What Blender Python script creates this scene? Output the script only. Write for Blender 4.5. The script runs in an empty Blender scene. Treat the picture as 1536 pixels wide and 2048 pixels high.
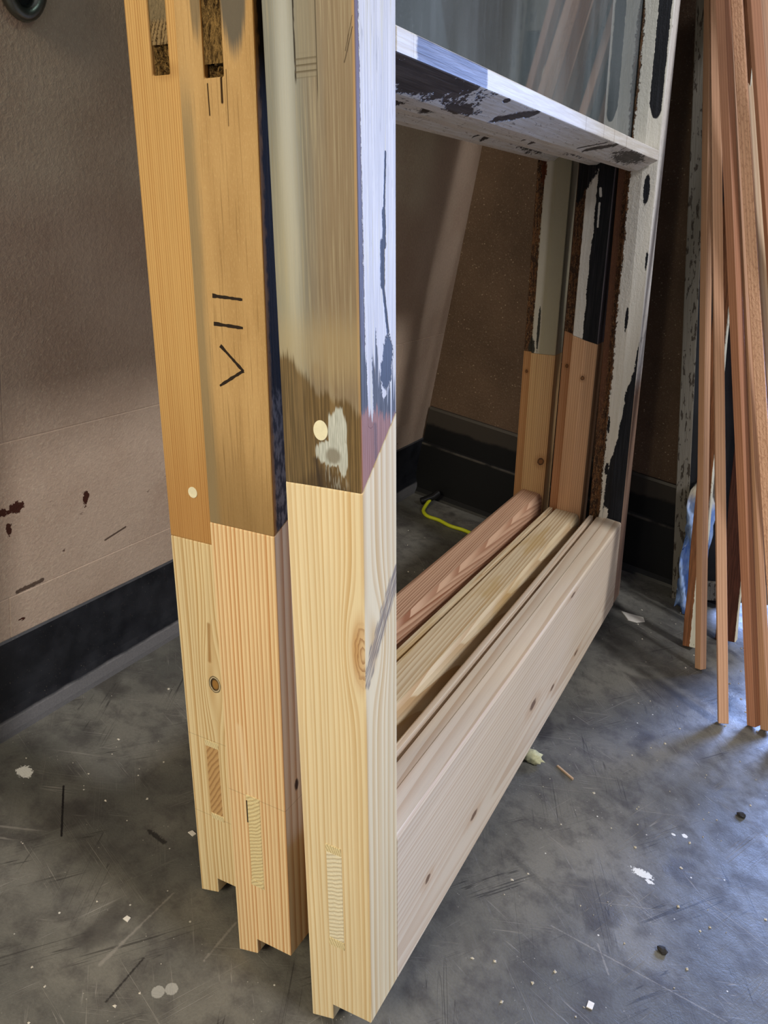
import bpy, bmesh, math, random
from mathutils import Vector, Matrix
C = bpy.context.scene.collection
random.seed(7)

# ------------------------------------------------------------------ camera
cam_d = bpy.data.cameras.new('camera'); cam = bpy.data.objects.new('camera', cam_d); C.objects.link(cam)
cam_d.sensor_fit = 'HORIZONTAL'; cam_d.sensor_width = 36.0; cam_d.lens = 36.0*1560.2/1536.0
cam_d.clip_start = 0.01
CR = ((0.8652, -0.3355, 0.3727), (0.4727, 0.2978, -0.8294), (0.1673, 0.8937, 0.4162))
cam.matrix_world = Matrix.Translation((0.1229, -0.3097, 0.5242)) @ Matrix(CR).to_4x4()
bpy.context.scene.camera = cam
# ------------------------------------------------------------------ world, lights, exposure
W = bpy.data.worlds.new('world'); bpy.context.scene.world = W; W.use_nodes = True
bg = W.node_tree.nodes['Background']; bg.inputs[0].default_value = (0.78, 0.84, 0.95, 1); bg.inputs[1].default_value = 0.32

def area(name, loc, aim, size, power, col, size_y=None):
    l = bpy.data.lights.new(name, 'AREA'); l.energy = power; l.color = col; l.size = size
    if size_y: l.shape = 'RECTANGLE'; l.size_y = size_y
    o = bpy.data.objects.new(name, l); C.objects.link(o); o.location = loc
    o.rotation_euler = (Vector(aim)-Vector(loc)).to_track_quat('-Z', 'Y').to_euler()
    return o
area('skylight', (2.05, 0.17, 2.55), (0.0, 0.3, 0.3), 0.42, 54, (0.99, 0.97, 0.97))
area('workshop_lamp', (-0.30, -1.35, 1.05), (0.0, 0.0, 0.35), 0.45, 20, (1.0, 0.87, 0.62))
area('doorway_daylight', (0.50, 2.0, 0.66), (0.20, 0.40, 0.0), 0.50, 84, (0.34, 0.50, 1.0), 0.7)
vs = bpy.context.scene.view_settings
vs.view_transform = 'Standard'; vs.look = 'None'; vs.gamma = 1.0; vs.use_curve_mapping = False; vs.exposure = 0.0

# ------------------------------------------------------------------ node language
class N:
    def __init__(s, m, sock): s.m = m; s.s = sock
    def _b(s, o, op): return s.m.math(op, s, o)
    def __add__(s, o): return s._b(o, 'ADD')
    __radd__ = __add__
    def __sub__(s, o): return s._b(o, 'SUBTRACT')
    def __rsub__(s, o): return s.m.math('SUBTRACT', o, s)
    def __mul__(s, o): return s._b(o, 'MULTIPLY')
    __rmul__ = __mul__
    def __truediv__(s, o): return s._b(o, 'DIVIDE')
    def __neg__(s): return s*-1.0

def lin(c):
    f = lambda x: x/12.92 if x <= .04045 else ((x+.055)/1.055)**2.4
    return tuple(f(x/255.0) for x in c)

class Mat:
    def __init__(s, name):
        s.mat = bpy.data.materials.new(name); s.mat.use_nodes = True
        s.nt = s.mat.node_tree; s.nd = s.nt.nodes
        s.bsdf = s.nd['Principled BSDF']; s.out = s.nd['Material Output']
    def new(s, t): return s.nd.new(t)
    def put(s, sock, val):
        if isinstance(val, N): s.nt.links.new(val.s, sock)
        elif isinstance(val, (tuple, list)) and len(val) == 3 and sock.type == 'RGBA': sock.default_value = (*val, 1)
        else: sock.default_value = val
    def math(s, op, a, b=None, c=None, clamp=False):
        n = s.new('ShaderNodeMath'); n.operation = op; n.use_clamp = clamp
        s.put(n.inputs[0], a)
        if b is not None: s.put(n.inputs[1], b)
        if c is not None: s.put(n.inputs[2], c)
        return N(s, n.outputs[0])
    def coords(s, world=False):
        if world: n = s.new('ShaderNodeNewGeometry'); o = n.outputs['Position']
        else: n = s.new('ShaderNodeTexCoord'); o = n.outputs['Object']
        x = s.new('ShaderNodeSeparateXYZ'); s.nt.links.new(o, x.inputs[0])
        return tuple(N(s, x.outputs[i])*1000.0 for i in range(3))
    def normal(s):
        n = s.new('ShaderNodeTexCoord'); x = s.new('ShaderNodeSeparateXYZ'); s.nt.links.new(n.outputs['Normal'], x.inputs[0])
        return tuple(N(s, x.outputs[i]) for i in range(3))
    def vec(s, a, b, c):
        n = s.new('ShaderNodeCombineXYZ')
        for i, q in enumerate((a, b, c)): s.put(n.inputs[i], q)
        return N(s, n.outputs[0])
    def noise(s, a, b, c, detail=2.0, rough=.5, dist=0.0):
        n = s.new('ShaderNodeTexNoise'); s.put(n.inputs['Vector'], s.vec(a, b, c))
        n.inputs['Scale'].default_value = 1.0; n.inputs['Detail'].default_value = detail
        n.inputs['Roughness'].default_value = rough; n.inputs['Distortion'].default_value = dist
        return N(s, n.outputs[0])
    def voro(s, a, b, c, out='Distance', feature='F1', rnd=1.0):
        n = s.new('ShaderNodeTexVoronoi'); n.feature = feature; s.put(n.inputs['Vector'], s.vec(a, b, c)); n.inputs['Scale'].default_value = 1.0
        n.inputs['Randomness'].default_value = rnd
        return N(s, n.outputs[out])
    def ss(s, x, a, b):                      # smooth step from 0 at a to 1 at b
        n = s.new('ShaderNodeMapRange'); n.interpolation_type = 'SMOOTHSTEP'; s.put(n.inputs[0], x)
        if a <= b: n.inputs[1].default_value = a; n.inputs[2].default_value = b; n.inputs[3].default_value = 0; n.inputs[4].default_value = 1
        else: n.inputs[1].default_value = b; n.inputs[2].default_value = a; n.inputs[3].default_value = 1; n.inputs[4].default_value = 0
        return N(s, n.outputs[0])
    def mix(s, f, a, b):
        n = s.new('ShaderNodeMix'); n.data_type = 'RGBA'; n.clamp_factor = True
        s.put(n.inputs[0], f); s.put(n.inputs[6], a); s.put(n.inputs[7], b)
        return N(s, n.outputs[2])
    def mx(s, a, b): return s.math('MAXIMUM', a, b)
    def mn(s, a, b): return s.math('MINIMUM', a, b)
    def band(s, x, a, b, e=.6): return s.ss(x, a-e, a+e)*s.ss(x, b+e, b-e)
    def ell(s, x, y, cx, cy, rx, ry, wob=0.0, e=.08):     # soft ellipse, 1 inside
        d = s.math('SQRT', (x-cx)*(x-cx)*(1/(rx*rx)) + (y-cy)*(y-cy)*(1/(ry*ry)))
        if isinstance(wob, N): d = d + wob
        return s.ss(d, 1+e, 1-e)
    def seg(s, x, y, p, q, r, wob=0.0, e=.25):            # soft stroke from p to q, half width r
        dx, dy = q[0]-p[0], q[1]-p[1]; L2 = dx*dx+dy*dy
        t = s.math('ADD', (x-p[0])*(dx/L2), (y-p[1])*(dy/L2), clamp=True)
        ax = x-p[0]-t*dx; ay = y-p[1]-t*dy
        d = s.math('SQRT', ax*ax+ay*ay)
        if isinstance(wob, N): d = d + wob
        return s.ss(d, r*(1+e), r*(1-e))
    def any(s, *ms):
        r = ms[0]
        for m in ms[1:]: r = s.mx(r, m)
        return r
    def bump(s, h, dist=.0005, strength=1.0):
        n = s.new('ShaderNodeBump'); n.inputs['Distance'].default_value = dist; n.inputs['Strength'].default_value = strength
        s.put(n.inputs['Height'], h); s.nt.links.new(n.outputs[0], s.bsdf.inputs['Normal'])
    def done(s, col, rough=.6, spec=.3, metal=0.0):
        s.put(s.bsdf.inputs['Base Color'], col); s.put(s.bsdf.inputs['Roughness'], rough)
        s.bsdf.inputs['Specular IOR Level'].default_value = spec; s.put(s.bsdf.inputs['Metallic'], metal)
        return s.mat

def grain(m, A, B, L, c0, c1, period=4.0, ang=0.0, warp=3.0, knots=(), pith=None, late=.55, fibre=.10, jit=.35, wl=.004, seed=0.0, contrast=1.0):
    """colour of planed timber: A, B across the grain and L along it, all in mm"""
    n1 = (m.noise(A*.012+seed, B*.012, L*wl, 2) - .5)*(2*warp)
    if pith:
        a0, b0, ta = pith
        da = A - a0; db = B - b0 + L*ta
        r = m.math('SQRT', da*da + db*db) + n1
    else:
        r = A*math.cos(ang) + B*math.sin(ang) + n1
    for (ka, kl, ra, rl, amp) in knots:
        g = m.math('POWER', 2.718, -((A-ka)*(A-ka)*(1/(ra*ra)) + (L-kl)*(L-kl)*(1/(rl*rl))))
        r = r - g*((A-ka)*(amp/ra)) 
    x = r*(1.0/period) + (m.noise(r*.25+seed, 3.3, L*.0015, 1)-.5)*(2*jit)
    f = m.math('FRACT', x)
    lw = m.ss(f, 1-late-.25, .93)*m.ss(f, 1.0, .95)
    lw = lw*(m.noise(m.math('FLOOR', x)*7.3+seed, 1.7, L*.002, 0)*1.3+.25)*contrast
    col = m.mix(lw, c0, c1)
    fb = m.noise(A*1.6+seed, B*1.6, L*.03, 3, .6)
    big = m.noise(A*.05+seed, B*.05, L*.006, 2)
    k = 1.0 + (fb-.5)*(2*fibre) + (big-.5)*.22
    col = mulc(m, col, k)
    return col, lw, fb

def mulc(m, col, k):
    n = m.new('ShaderNodeVectorMath'); n.operation = 'SCALE'
    m.put(n.inputs[0], col); m.put(n.inputs['Scale'], k)
    return N(m, n.outputs[0])

def knotpaint(m, col, A, L, ka, kl, ra, rl, ring=(60, 38, 20), core=(150, 100, 55)):
    w = (m.noise(A*.5, L*.5, 2.2, 2)-.5)*.5
    col = m.mix(m.ell(A, L, ka, kl, ra*1.9, rl*1.9, w, .5)*.45, col, lin(core))
    col = m.mix(m.ell(A, L, ka, kl, ra, rl, w, .15), col, lin(ring))
    return m.mix(m.ell(A, L, ka, kl, ra*.7, rl*.7, w, .35)*.75, col, lin(core))

PINE0, PINE1 = lin((226, 200, 150)), lin((196, 154, 96))
FIR0, FIR1 = lin((226, 186, 142)), lin((186, 122, 78))
PALE0, PALE1 = lin((226, 208, 184)), lin((194, 166, 136))

# ------------------------------------------------------------------ mesh helpers
def link(name, bm, mat, parent=None, bevel=0.0, seg=2, smooth=False):
    bmesh.ops.recalc_face_normals(bm, faces=bm.faces[:])
    me = bpy.data.meshes.new(name); bm.to_mesh(me); bm.free()
    if smooth:
        for p in me.polygons: p.use_smooth = True
    o = bpy.data.objects.new(name, me); C.objects.link(o)
    if mat: me.materials.append(mat)
    if parent: o.parent = parent
    if bevel:
        b = o.modifiers.new('bevel', 'BEVEL'); b.width = bevel; b.segments = seg; b.limit_method = 'ANGLE'; b.angle_limit = math.radians(35)
    return o
def tag(o, label=None, cat=None, group=None, kind=None):
    if label: o['label'] = label
    if cat: o['category'] = cat
    if group: o['group'] = group
    if kind: o['kind'] = kind
    return o
def box(bm, a, b):
    vs_ = [bm.verts.new((x, y, z)) for x in (a[0], b[0]) for y in (a[1], b[1]) for z in (a[2], b[2])]
    for f in ((0, 1, 3, 2), (4, 6, 7, 5), (0, 4, 5, 1), (2, 3, 7, 6), (0, 2, 6, 4), (1, 5, 7, 3)): bm.faces.new([vs_[i] for i in f])
def mm(*p): return tuple(x*.001 for x in p)
def prism(bm, poly, axis, a, b, n=1):
    """extrude a polygon of two coordinates along the axis (0 u, 1 v, 2 w), n slices"""
    def at(p, t):
        q = [0, 0, 0]; o = [i for i in range(3) if i != axis]; q[o[0]] = p[0]; q[o[1]] = p[1]; q[axis] = t; return q
    rings = [[bm.verts.new(at(p, a+(b-a)*k/n)) for p in poly] for k in range(n+1)]
    bm.faces.new(rings[0]); bm.faces.new(rings[-1])
    for r0, r1 in zip(rings, rings[1:]):
        for i in range(len(poly)):
            j = (i+1) % len(poly); bm.faces.new((r0[i], r0[j], r1[j], r1[i]))
def voxel(bm, us, vs_, ws, fill):
    V = {}
    def vt(i, j, k):
        if (i, j, k) not in V: V[(i, j, k)] = bm.verts.new((us[i], vs_[j], ws[k]))
        return V[(i, j, k)]
    nu, nv, nw = len(us)-1, len(vs_)-1, len(ws)-1
    F = lambda i, j, k: 0 <= i < nu and 0 <= j < nv and 0 <= k < nw and fill(i, j, k)
    for i in range(nu):
        for j in range(nv):
            for k in range(nw):
                if not F(i, j, k): continue
                if not F(i-1, j, k): bm.faces.new((vt(i, j, k), vt(i, j, k+1), vt(i, j+1, k+1), vt(i, j+1, k)))
                if not F(i+1, j, k): bm.faces.new((vt(i+1, j, k), vt(i+1, j+1, k), vt(i+1, j+1, k+1), vt(i+1, j, k+1)))
                if not F(i, j-1, k): bm.faces.new((vt(i, j, k), vt(i+1, j, k), vt(i+1, j, k+1), vt(i, j, k+1)))
                if not F(i, j+1, k): bm.faces.new((vt(i, j+1, k), vt(i, j+1, k+1), vt(i+1, j+1, k+1), vt(i+1, j+1, k)))
                if not F(i, j, k-1): bm.faces.new((vt(i, j, k), vt(i, j+1, k), vt(i+1, j+1, k), vt(i+1, j, k)))
                if not F(i, j, k+1): bm.faces.new((vt(i, j, k+1), vt(i+1, j, k+1), vt(i+1, j+1, k+1), vt(i, j+1, k+1)))
def cut(bm, co, no):
    """remove what lies on the +no side of the plane and close the cut"""
    r = bmesh.ops.bisect_plane(bm, geom=bm.verts[:]+bm.edges[:]+bm.faces[:], plane_co=co, plane_no=no, clear_outer=True, dist=1e-7)
    e = [x for x in r['geom_cut'] if isinstance(x, bmesh.types.BMEdge)]
    bmesh.ops.holes_fill(bm, edges=e, sides=0)
def tube(bm, pts, r, n=8):
    rings = []
    for i, p in enumerate(pts):
        p = Vector(p); d = (Vector(pts[min(i+1, len(pts)-1)])-Vector(pts[max(i-1, 0)])).normalized()
        a = d.orthogonal().normalized() if i == 0 else (rings[-1][1] - d*rings[-1][1].dot(d)).normalized()
        b = d.cross(a); rings.append(([bm.verts.new(p+a*(r*math.cos(t*2*math.pi/n))+b*(r*math.sin(t*2*math.pi/n))) for t in range(n)], a))
    for (r0, _), (r1, _) in zip(rings, rings[1:]):
        for i in range(n): bm.faces.new((r0[i], r0[(i+1) % n], r1[(i+1) % n], r1[i]))
    bm.faces.new(rings[0][0]); bm.faces.new(rings[-1][0])

# ------------------------------------------------------------------ setting materials
def wall_mat(name, base, dark, chips=True):
    m = Mat(name); x, y, z = m.coords(True)
    n1 = m.noise(x*.012, y*.012, z*.012, 3); n2 = m.noise(x*.25, y*.25, z*.25, 3, .7); sp = m.voro(x*.16, y*.16, z*.16)
    col = m.mix(m.ss(n1, .3, .75), base, dark)
    col = mulc(m, col, 1.0 + (n2-.5)*.35)
    col = m.mix(m.ss(sp, .20, .05)*m.ss(m.noise(x*.05, y*.05, z*.05, 2), .45, .6)*.6, col, lin((196, 176, 150)))
    hi = m.noise(x*.45, y*.45, z*.45, 2, .6)
    col = m.mix(m.ss(hi, .56, .70)*(.42 if chips else .10), col, lin((206, 190, 166)))
    h = n2 + hi*.5
    if chips:
        ch = m.ss(m.noise(y*.045, x*.045, z*.09+5, 4, .65), .685, .70)*m.ss(z, 250, 120)
        col = m.mix(ch, col, lin((70, 36, 26))); h = h - ch*1.2
        col = m.mix(m.any(m.ell(y, z, 52, 216, 16, 3.6, (n2-.5)*2.5), m.ell(y, z, 72, 217, 7, 5, (n2-.5)*2.2), m.ell(y, z, 64, 200, 2.5, 6, (n2-.5)*2.2), m.ell(y, z, 142, 205, 3, 8, (n2-.5)*2.4)), col, lin((66, 34, 24)))
        sc = m.any(m.seg(y, z, (165, 153), (190, 158), 1.0), m.seg(y, z, (70, 138), (95, 139), 2.0, (n2-.5)*3))
        col = m.mix(sc*.85, col, lin((60, 40, 30)))
    m.bump(h, .0008, .7)
    return m.done(col, .62, .25)
M_wall_l = wall_mat('painted_block', lin((190, 168, 148)), lin((174, 150, 130)))
M_wall_b = wall_mat('painted_board_wall', lin((100, 80, 64)), lin((84, 66, 52)), False)

def skirt_mat():
    m = Mat('black_gloss_skirting'); x, y, z = m.coords(True)
    n = m.noise(x*.03, y*.03, z*.03, 4, .6); f = m.noise(x*.5, y*.5, z*.5, 2)
    col = m.mix(m.ss(n, .3, .75), lin((18, 21, 28)), lin((40, 42, 48)))
    col = m.mix(m.ss(f, .7, .75)*.5, col, lin((120, 112, 100)))
    g = m.new('ShaderNodeNewGeometry'); sx = m.new('ShaderNodeSeparateXYZ'); m.nt.links.new(g.outputs['Normal'], sx.inputs[0])
    col = m.mix(m.mx(m.ss(z+(n-.5)*6, 20, 16), m.ss(N(m, sx.outputs[2]), .5, .9)*.6), col, m.mix(f, lin((98, 98, 102)), lin((128, 126, 126))))
    m.bump(n, .001, .3)
    return m.done(col, m.ss(n, .2, .8)*.25+.3, .45)
M_skirt = skirt_mat()
def skirt_back_mat():
    m = Mat('black_dusty_skirting'); x, y, z = m.coords(True)
    n = m.noise(x*.03, y*.03, z*.03, 4, .6)
    dust = m.ss(z+(n-.5)*16, 120, 127)*.75
    col = m.mix(dust, lin((11, 12, 15)), lin((66, 60, 54)))
    col = m.mix(m.band(z, 86.5, 89.5, 1.0)*m.ss(n, .35, .6)*.6, col, lin((95, 90, 84)))
    return m.done(col, .45, .3)
M_skirt_b = skirt_back_mat()

def floor_mat():
    m = Mat('worn_concrete'); x, y, z = m.coords(True)
    n1 = m.noise(x*.006, y*.006, 1.0, 4, .6); n2 = m.noise(x*.04, y*.04, 2.0, 4, .65); n3 = m.noise(x*.5, y*.5, 3.0, 3, .7)
    col = m.mix(m.ss(n1, .3, .72), lin((84, 84, 81)), lin((122, 120, 113)))
    col = m.mix(m.ss(n2, .42, .68)*.6, col, lin((66, 63, 63)))
    col = mulc(m, col, 1.0 + (n3-.5)*.5)
    # dark stains and rubbed dirt
    st = m.ss(m.noise(x*.013+9, y*.013, 5.0, 3, .6, .6), .57, .68)
    col = m.mix(st*.55, col, lin((50, 46, 46)))
    # scratches in several directions
    scr = None
    for i, (a, sc) in enumerate(((.5, .012), (1.15, .010), (2.35, .014), (-.3, .011))):
        p = x*math.cos(a)+y*math.sin(a); q = y*math.cos(a)-x*math.sin(a)
        s1 = m.noise(p*.004+i*3.1, q*.33, i*1.7, 1); l = m.ss(m.math('ABSOLUTE', s1-.5), .010, .002)*m.ss(m.noise(p*.012+i, q*.03, 4.0+i, 2), .52, .64)
        scr = l if scr is None else m.mx(scr, l)
    col = m.mix(scr*.40, col, lin((158, 154, 148)))
    dk = None
    for i, a in enumerate((.95, 2.0)):
        p = x*math.cos(a)+y*math.sin(a); q = y*math.cos(a)-x*math.sin(a)
        l = m.ss(m.math('ABSOLUTE', m.noise(p*.005+i*5.1, q*.2, 8+i*1.7, 1)-.5), .014, .003)*m.ss(m.noise(p*.010+i, q*.03, 14.0+i, 2), .54, .64)
        dk = l if dk is None else m.mx(dk, l)
    col = m.mix(dk*.6, col, lin((38, 36, 36)))
    wob = (n3-.5)*1.4+(n2-.5)*1.5
    # named marks
    col = m.mix(m.any(m.seg(x, y, (-277.6, 38.5), (-238.8, 2.6), .8, (n3-.5)*1.2), m.seg(x, y, (-189.7, 46.4), (-172.2, 45.3), 2.0, wob*4, .5)*.8, m.seg(x, y, (-116.6, -35), (-114.8, -70), .9, wob*1.6, .6)*.8, m.seg(x, y, (62.3, 212.3), (123.9, 186), 2.6, wob*7, .9)*.3), col, lin((30, 28, 29)))
    col = m.mix(m.any(m.seg(x, y, (-135.3, 14.6), (-136.7, -54.6), .8, wob*2.5, .9), m.seg(x, y, (-82.8, 22.6), (-82.5, -12.5), .7, wob*2.5, .9), m.seg(x, y, (117.4, 164.4), (251.6, 167), .5, wob*1.5, .9), m.seg(x, y, (153.6, 171), (166.7, 151.2), .6, wob*2, .9))*.5, col, lin((150, 146, 140)))
    col = m.mix(m.any(m.ell(x, y, 170, 264, 9, 4.5, wob*1.3), m.ell(x, y, 177, 259, 4, 2.2, wob*1.2), m.ell(x, y, 195.7, 334.3, 2.4, 2, wob), m.ell(x, y, -314, 30, 7, 5, wob*1.4), m.ell(x, y, 186, 329, 2, 1.4)), col, lin((222, 222, 218)))
    rg = m.any(m.ell(x, y, -92.5, -46.6, 4.2, 4.2, (n3-.5)*.5), m.ell(x, y, -86.7, -40.1, 4.2, 4.2, (n3-.5)*.5))*.4
    col = m.mix(rg, col, lin((205, 205, 200)))
    sp = m.voro(x*.055, y*.055, 0.0); spc = m.voro(x*.055, y*.055, 0.0, 'Color')
    rr = m.noise(x*.02, y*.02, 11.0, 1)
    col = m.mix(m.ss(sp, .055, .03)*m.ss(rr, .5, .58), col, lin((214, 212, 205)))
    sp2 = m.voro(x*.19, y*.19, 7.0)
    col = m.mix(m.ss(sp2, .10, .05)*m.ss(m.noise(x*.03, y*.03, 21.0, 2), .5, .62)*.7, col, lin((176, 172, 164)))
    m.bump(n3*.35 + n2*.7 - scr*.4, .0012, .55)
    return m.done(col, m.ss(n2, .25, .75)*.20+.42, .25)
M_floor = floor_mat()

# ------------------------------------------------------------------ room shell
bm = bmesh.new(); box(bm, (-.6, -1.2, -.05), (2.6, 2.6, 0.0)); tag(link('floor', bm, M_floor), kind='structure')
LA = .0122                                          # left wall runs at this small angle
def lw(n, y, z): return Vector((-.3685 + n*math.cos(LA) + y*math.sin(LA), y*math.cos(LA) - n*math.sin(LA), z))
def lbox(bm, n0, n1, y0, y1, z0, z1):
    b0 = len(bm.verts); box(bm, (n0, y0, z0), (n1, y1, z1)); bm.verts.ensure_lookup_table()
    for v in bm.verts[b0:]: v.co = lw(*v.co)
bm = bmesh.new(); lbox(bm, -.13, -.0005, -.9, .99, 0, 1.9)
wall_l = tag(link('wall_left', bm, M_wall_l), kind='structure')
bh, bl = .1395, .44
rows = [0, .1355, .275, .70, 1.12, 1.54]
for r, (z0, z1) in enumerate(zip(rows, rows[1:])):
    for c in range(-2, 3):
        yc = .062 + bl*c + (bl/2 if r % 2 else 0) + bl/2
        if yc - bl/2 > .9: continue
        if c == -2:
            src = bmesh.new(); box(src, (-.012, -bl/2+.0003, z0+.0003), (0, bl/2-.0003, z1-.0003))
            bmesh.ops.bevel(src, geom=src.edges[:], offset=.0005, segments=1, affect='EDGES')
            me = bpy.data.meshes.new('block'); src.to_mesh(me); src.free(); me.materials.append(M_wall_l)
        o = bpy.data.objects.new('block', me); C.objects.link(o); o.parent = wall_l
        o.location = lw(random.uniform(-.0001, .0001), yc, 0); o.rotation_euler = (0, 0, -LA)
# cove skirting on the left wall
bm = bmesh.new()
prof = [(.0002, 0), (.0002, .0955), (.0015, .0962), (.0030, .0945), (.0034, .050), (.0042, .036), (.0060, .026), (.0085, .019), (.0100, .0165), (.0118, .0060), (.0120, 0)]
r0 = [bm.verts.new(lw(p[0], -.9, p[1])) for p in prof]; r1 = [bm.verts.new(lw(p[0], .872, p[1])) for p in prof]
bm.faces.new(r0); bm.faces.new(r1)
for i in range(len(prof)):
    j = (i+1) % len(prof); bm.faces.new((r0[i], r0[j], r1[j], r1[i]))
tag(link('baseboard_left', bm, M_skirt), kind='structure')
BA = .0076
bm = bmesh.new(); box(bm, (-.49, .865, 0), (.172, .96, 1.9)); tag(link('wall_back', bm, M_wall_b), kind='structure')
bm = bmesh.new()
prism(bm, [(.866, 0), (.866, .1525), (.861, .152), (.8595, .148), (.8595, .092), (.856, .0885), (.853, .010), (.848, .004), (.846, 0)], 0, -.3555, .172)
tag(link('baseboard_back', bm, M_skirt_b), kind='structure')

# ------------------------------------------------------------------ sash materials
def u_v_w(m): return m.coords()
def mat_new_edge(name, kind):
    """new spliced-in timber; u across the edge, v across the face, w along the grain"""
    m = Mat(name); u, v, w = m.coords()
    if kind == 1:
        A = u - v*.55
        col, lwd, fb = grain(m, A, v, w, lin((236, 220, 184)), lin((210, 178, 128)), 3.2, 0, 1.6, knots=((43, 284, 9, 30, 15), (1, 262, 4, 20, 3)), contrast=.75, jit=.6, seed=3.1)
        nx, ny, nz = m.normal()
        sil = m.ss(nx, .6, .9)
        col = m.mix((1-sil)*m.ell(u, w, 43.5, 283, 7, 22, (fb-.5)*.6, .4)*.45, col, lin((190, 138, 84)))
        kd = m.math('SQRT', (u-44)*(u-44)*(1/30.0)+(w-283)*(w-283)*(1/260.0)) + (m.noise(u*.3, w*.12, 2.0, 2)-.5)*.5
        kr = m.math('FRACT', kd*3.1)
        col = m.mix((1-sil)*m.ss(kd, 1.4, .7)*m.ss(kr, .35, .9)*.55, col, lin((136, 84, 48)))
        # grey, silky resin streak on the face, leaning down from the outer arris
        st = m.seg(v, w, (1, 268), (35, 316), 5.5, (m.noise(v*.25, w*.06, 1.0, 3)-.5)*9)
        ln = m.noise((v*.82-w*.57)*.9, (v*.57+w*.82)*.03, 4, 3, .7)
        col = m.mix(sil*st*m.ss(ln, .40, .56)*.9, col, lin((84, 72, 70)))
        col = m.mix(sil*st*.35, col, lin((180, 168, 158)))
    elif kind == 2:
        col, lwd, fb = grain(m, u*1.0, v, w, lin((236, 210, 166)), lin((200, 150, 100)), 2.75, .45, .8, contrast=1.0, jit=.25, fibre=.16, seed=7.7)
        pale = m.seg(u, w, (17, 142), (12, 190), 2.2, (fb-.5)*4, .9)
        col = m.mix(pale*.55, col, lin((238, 214, 176)))
        nx, ny, nz = m.normal()
        col = m.mix(m.ss(nx, .6, .9)*m.ell(v, w, 13, 151, 2.0, 4, (fb-.5)*1.2, .3), col, lin((60, 36, 24)))
    else:
        col, lwd, fb = grain(m, u, v, w, lin((230, 212, 170)), lin((194, 158, 106)), 3.2, .1, 3.0, knots=((27, 189, 8, 34, 12),), contrast=.9, jit=.5, seed=11.3)
        col = m.mix(m.seg(u, w, (24.5, 205), (26, 232), 1.3, (fb-.5)*2.0, .8)*.7, col, lin((150, 100, 30)))
        col = m.mix(m.ell(u, w, 27.5, 188, 4.9, 6.2, (fb-.5)*.25), col, lin((40, 34, 26)))
        col = m.mix(m.ell(u, w, 27.5, 188, 4.3, 5.5, (fb-.5)*.25), col, lin((222, 206, 172)))
        col = m.mix(m.ell(u, w, 27.5, 188, 3.7, 4.8, (fb-.5)*.3), col, lin((52, 42, 30)))
        col = m.mix(m.ell(u, w, 28.0, 188, 2.6, 3.5, (fb-.5)*.4, .3), col, lin((156, 116, 62)))
        ny = m.band(w, 134.5, 135.1, .3) if False else None
    # pencil lines squared across the edge at the mortise
    pl = {1: (), 2: (139.3,), 3: (141.5, 75.6)}[kind]
    for q in pl:
        col = m.mix(m.band(w, q-.12, q+.12, .28)*.6, col, lin((88, 70, 52)))
    m.bump(lwd*.5+fb*.5, .00025, .5)
    return m.done(col, .55, .28)

def mat_rail(name, c0, c1, seed, period, pith=None, ang=.9, knots=(), stain=None, contrast=.8):
    m = Mat(name); u, v, w = m.coords()
    col, lwd, fb = grain(m, w, u, v, c0, c1, period, ang, 2.6, pith=pith, seed=seed, contrast=contrast, jit=.5, wl=.003)
    for (kv, kw, rv, rw) in knots:
        wv = (m.noise(v*.2, w*.4, seed, 2)-.5)*.9
        col = m.mix(m.ell(v, w, kv, kw, rv*2.6, rw*2.2, wv, .6)*.4, col, lin((198, 160, 122)))
        col = m.mix(m.ell(v, w, kv, kw, rv, rw, wv, .3)*.85, col, lin((104, 76, 58)))
    if stain: col = m.mix(m.ss(m.noise(v*.012, u*.06, w*.06+seed, 2), .5, .7)*.5, col, stain)
    m.bump(lwd*.5+fb*.5, .0002, .45)
    return m.done(col, .5, .3)

def mat_end(name, c0, c1, ang, period, seed):
    m = Mat(name); u, v, w = m.coords()
    n = (m.noise(u*.08+seed, v, w*.03, 2)-.5)*5
    r = u*math.sin(ang)+w*math.cos(ang)+n
    f = m.math('FRACT', r*(1/period)); l = m.ss(f, .4, .9)*m.ss(f, 1.0, .94)
    fb = m.noise(u*1.3, v*1.3, w*1.3, 3, .7)
    col = mulc(m, m.mix(l*.5, c0, c1), 1+(fb-.5)*.35)
    m.bump(fb+l*.6, .0006, .8)
    return m.done(col, .7, .2)
M_end1 = mat_end('pale_end_grain', lin((246, 238, 212)), lin((204, 180, 138)), -.35, 2.9, 1)
M_end2 = mat_end('pale_end_grain_fine', lin((236, 220, 172)), lin((192, 158, 104)), -.6, 2.4, 4)
M_end3 = mat_end('brown_end_grain', lin((204, 166, 116)), lin((140, 96, 56)), -1.0, 3.2, 8)
M_wedge = mat_end('wedge_end_grain', lin((240, 226, 182)), lin((182, 148, 92)), 1.15, 1.7, 6)

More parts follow.
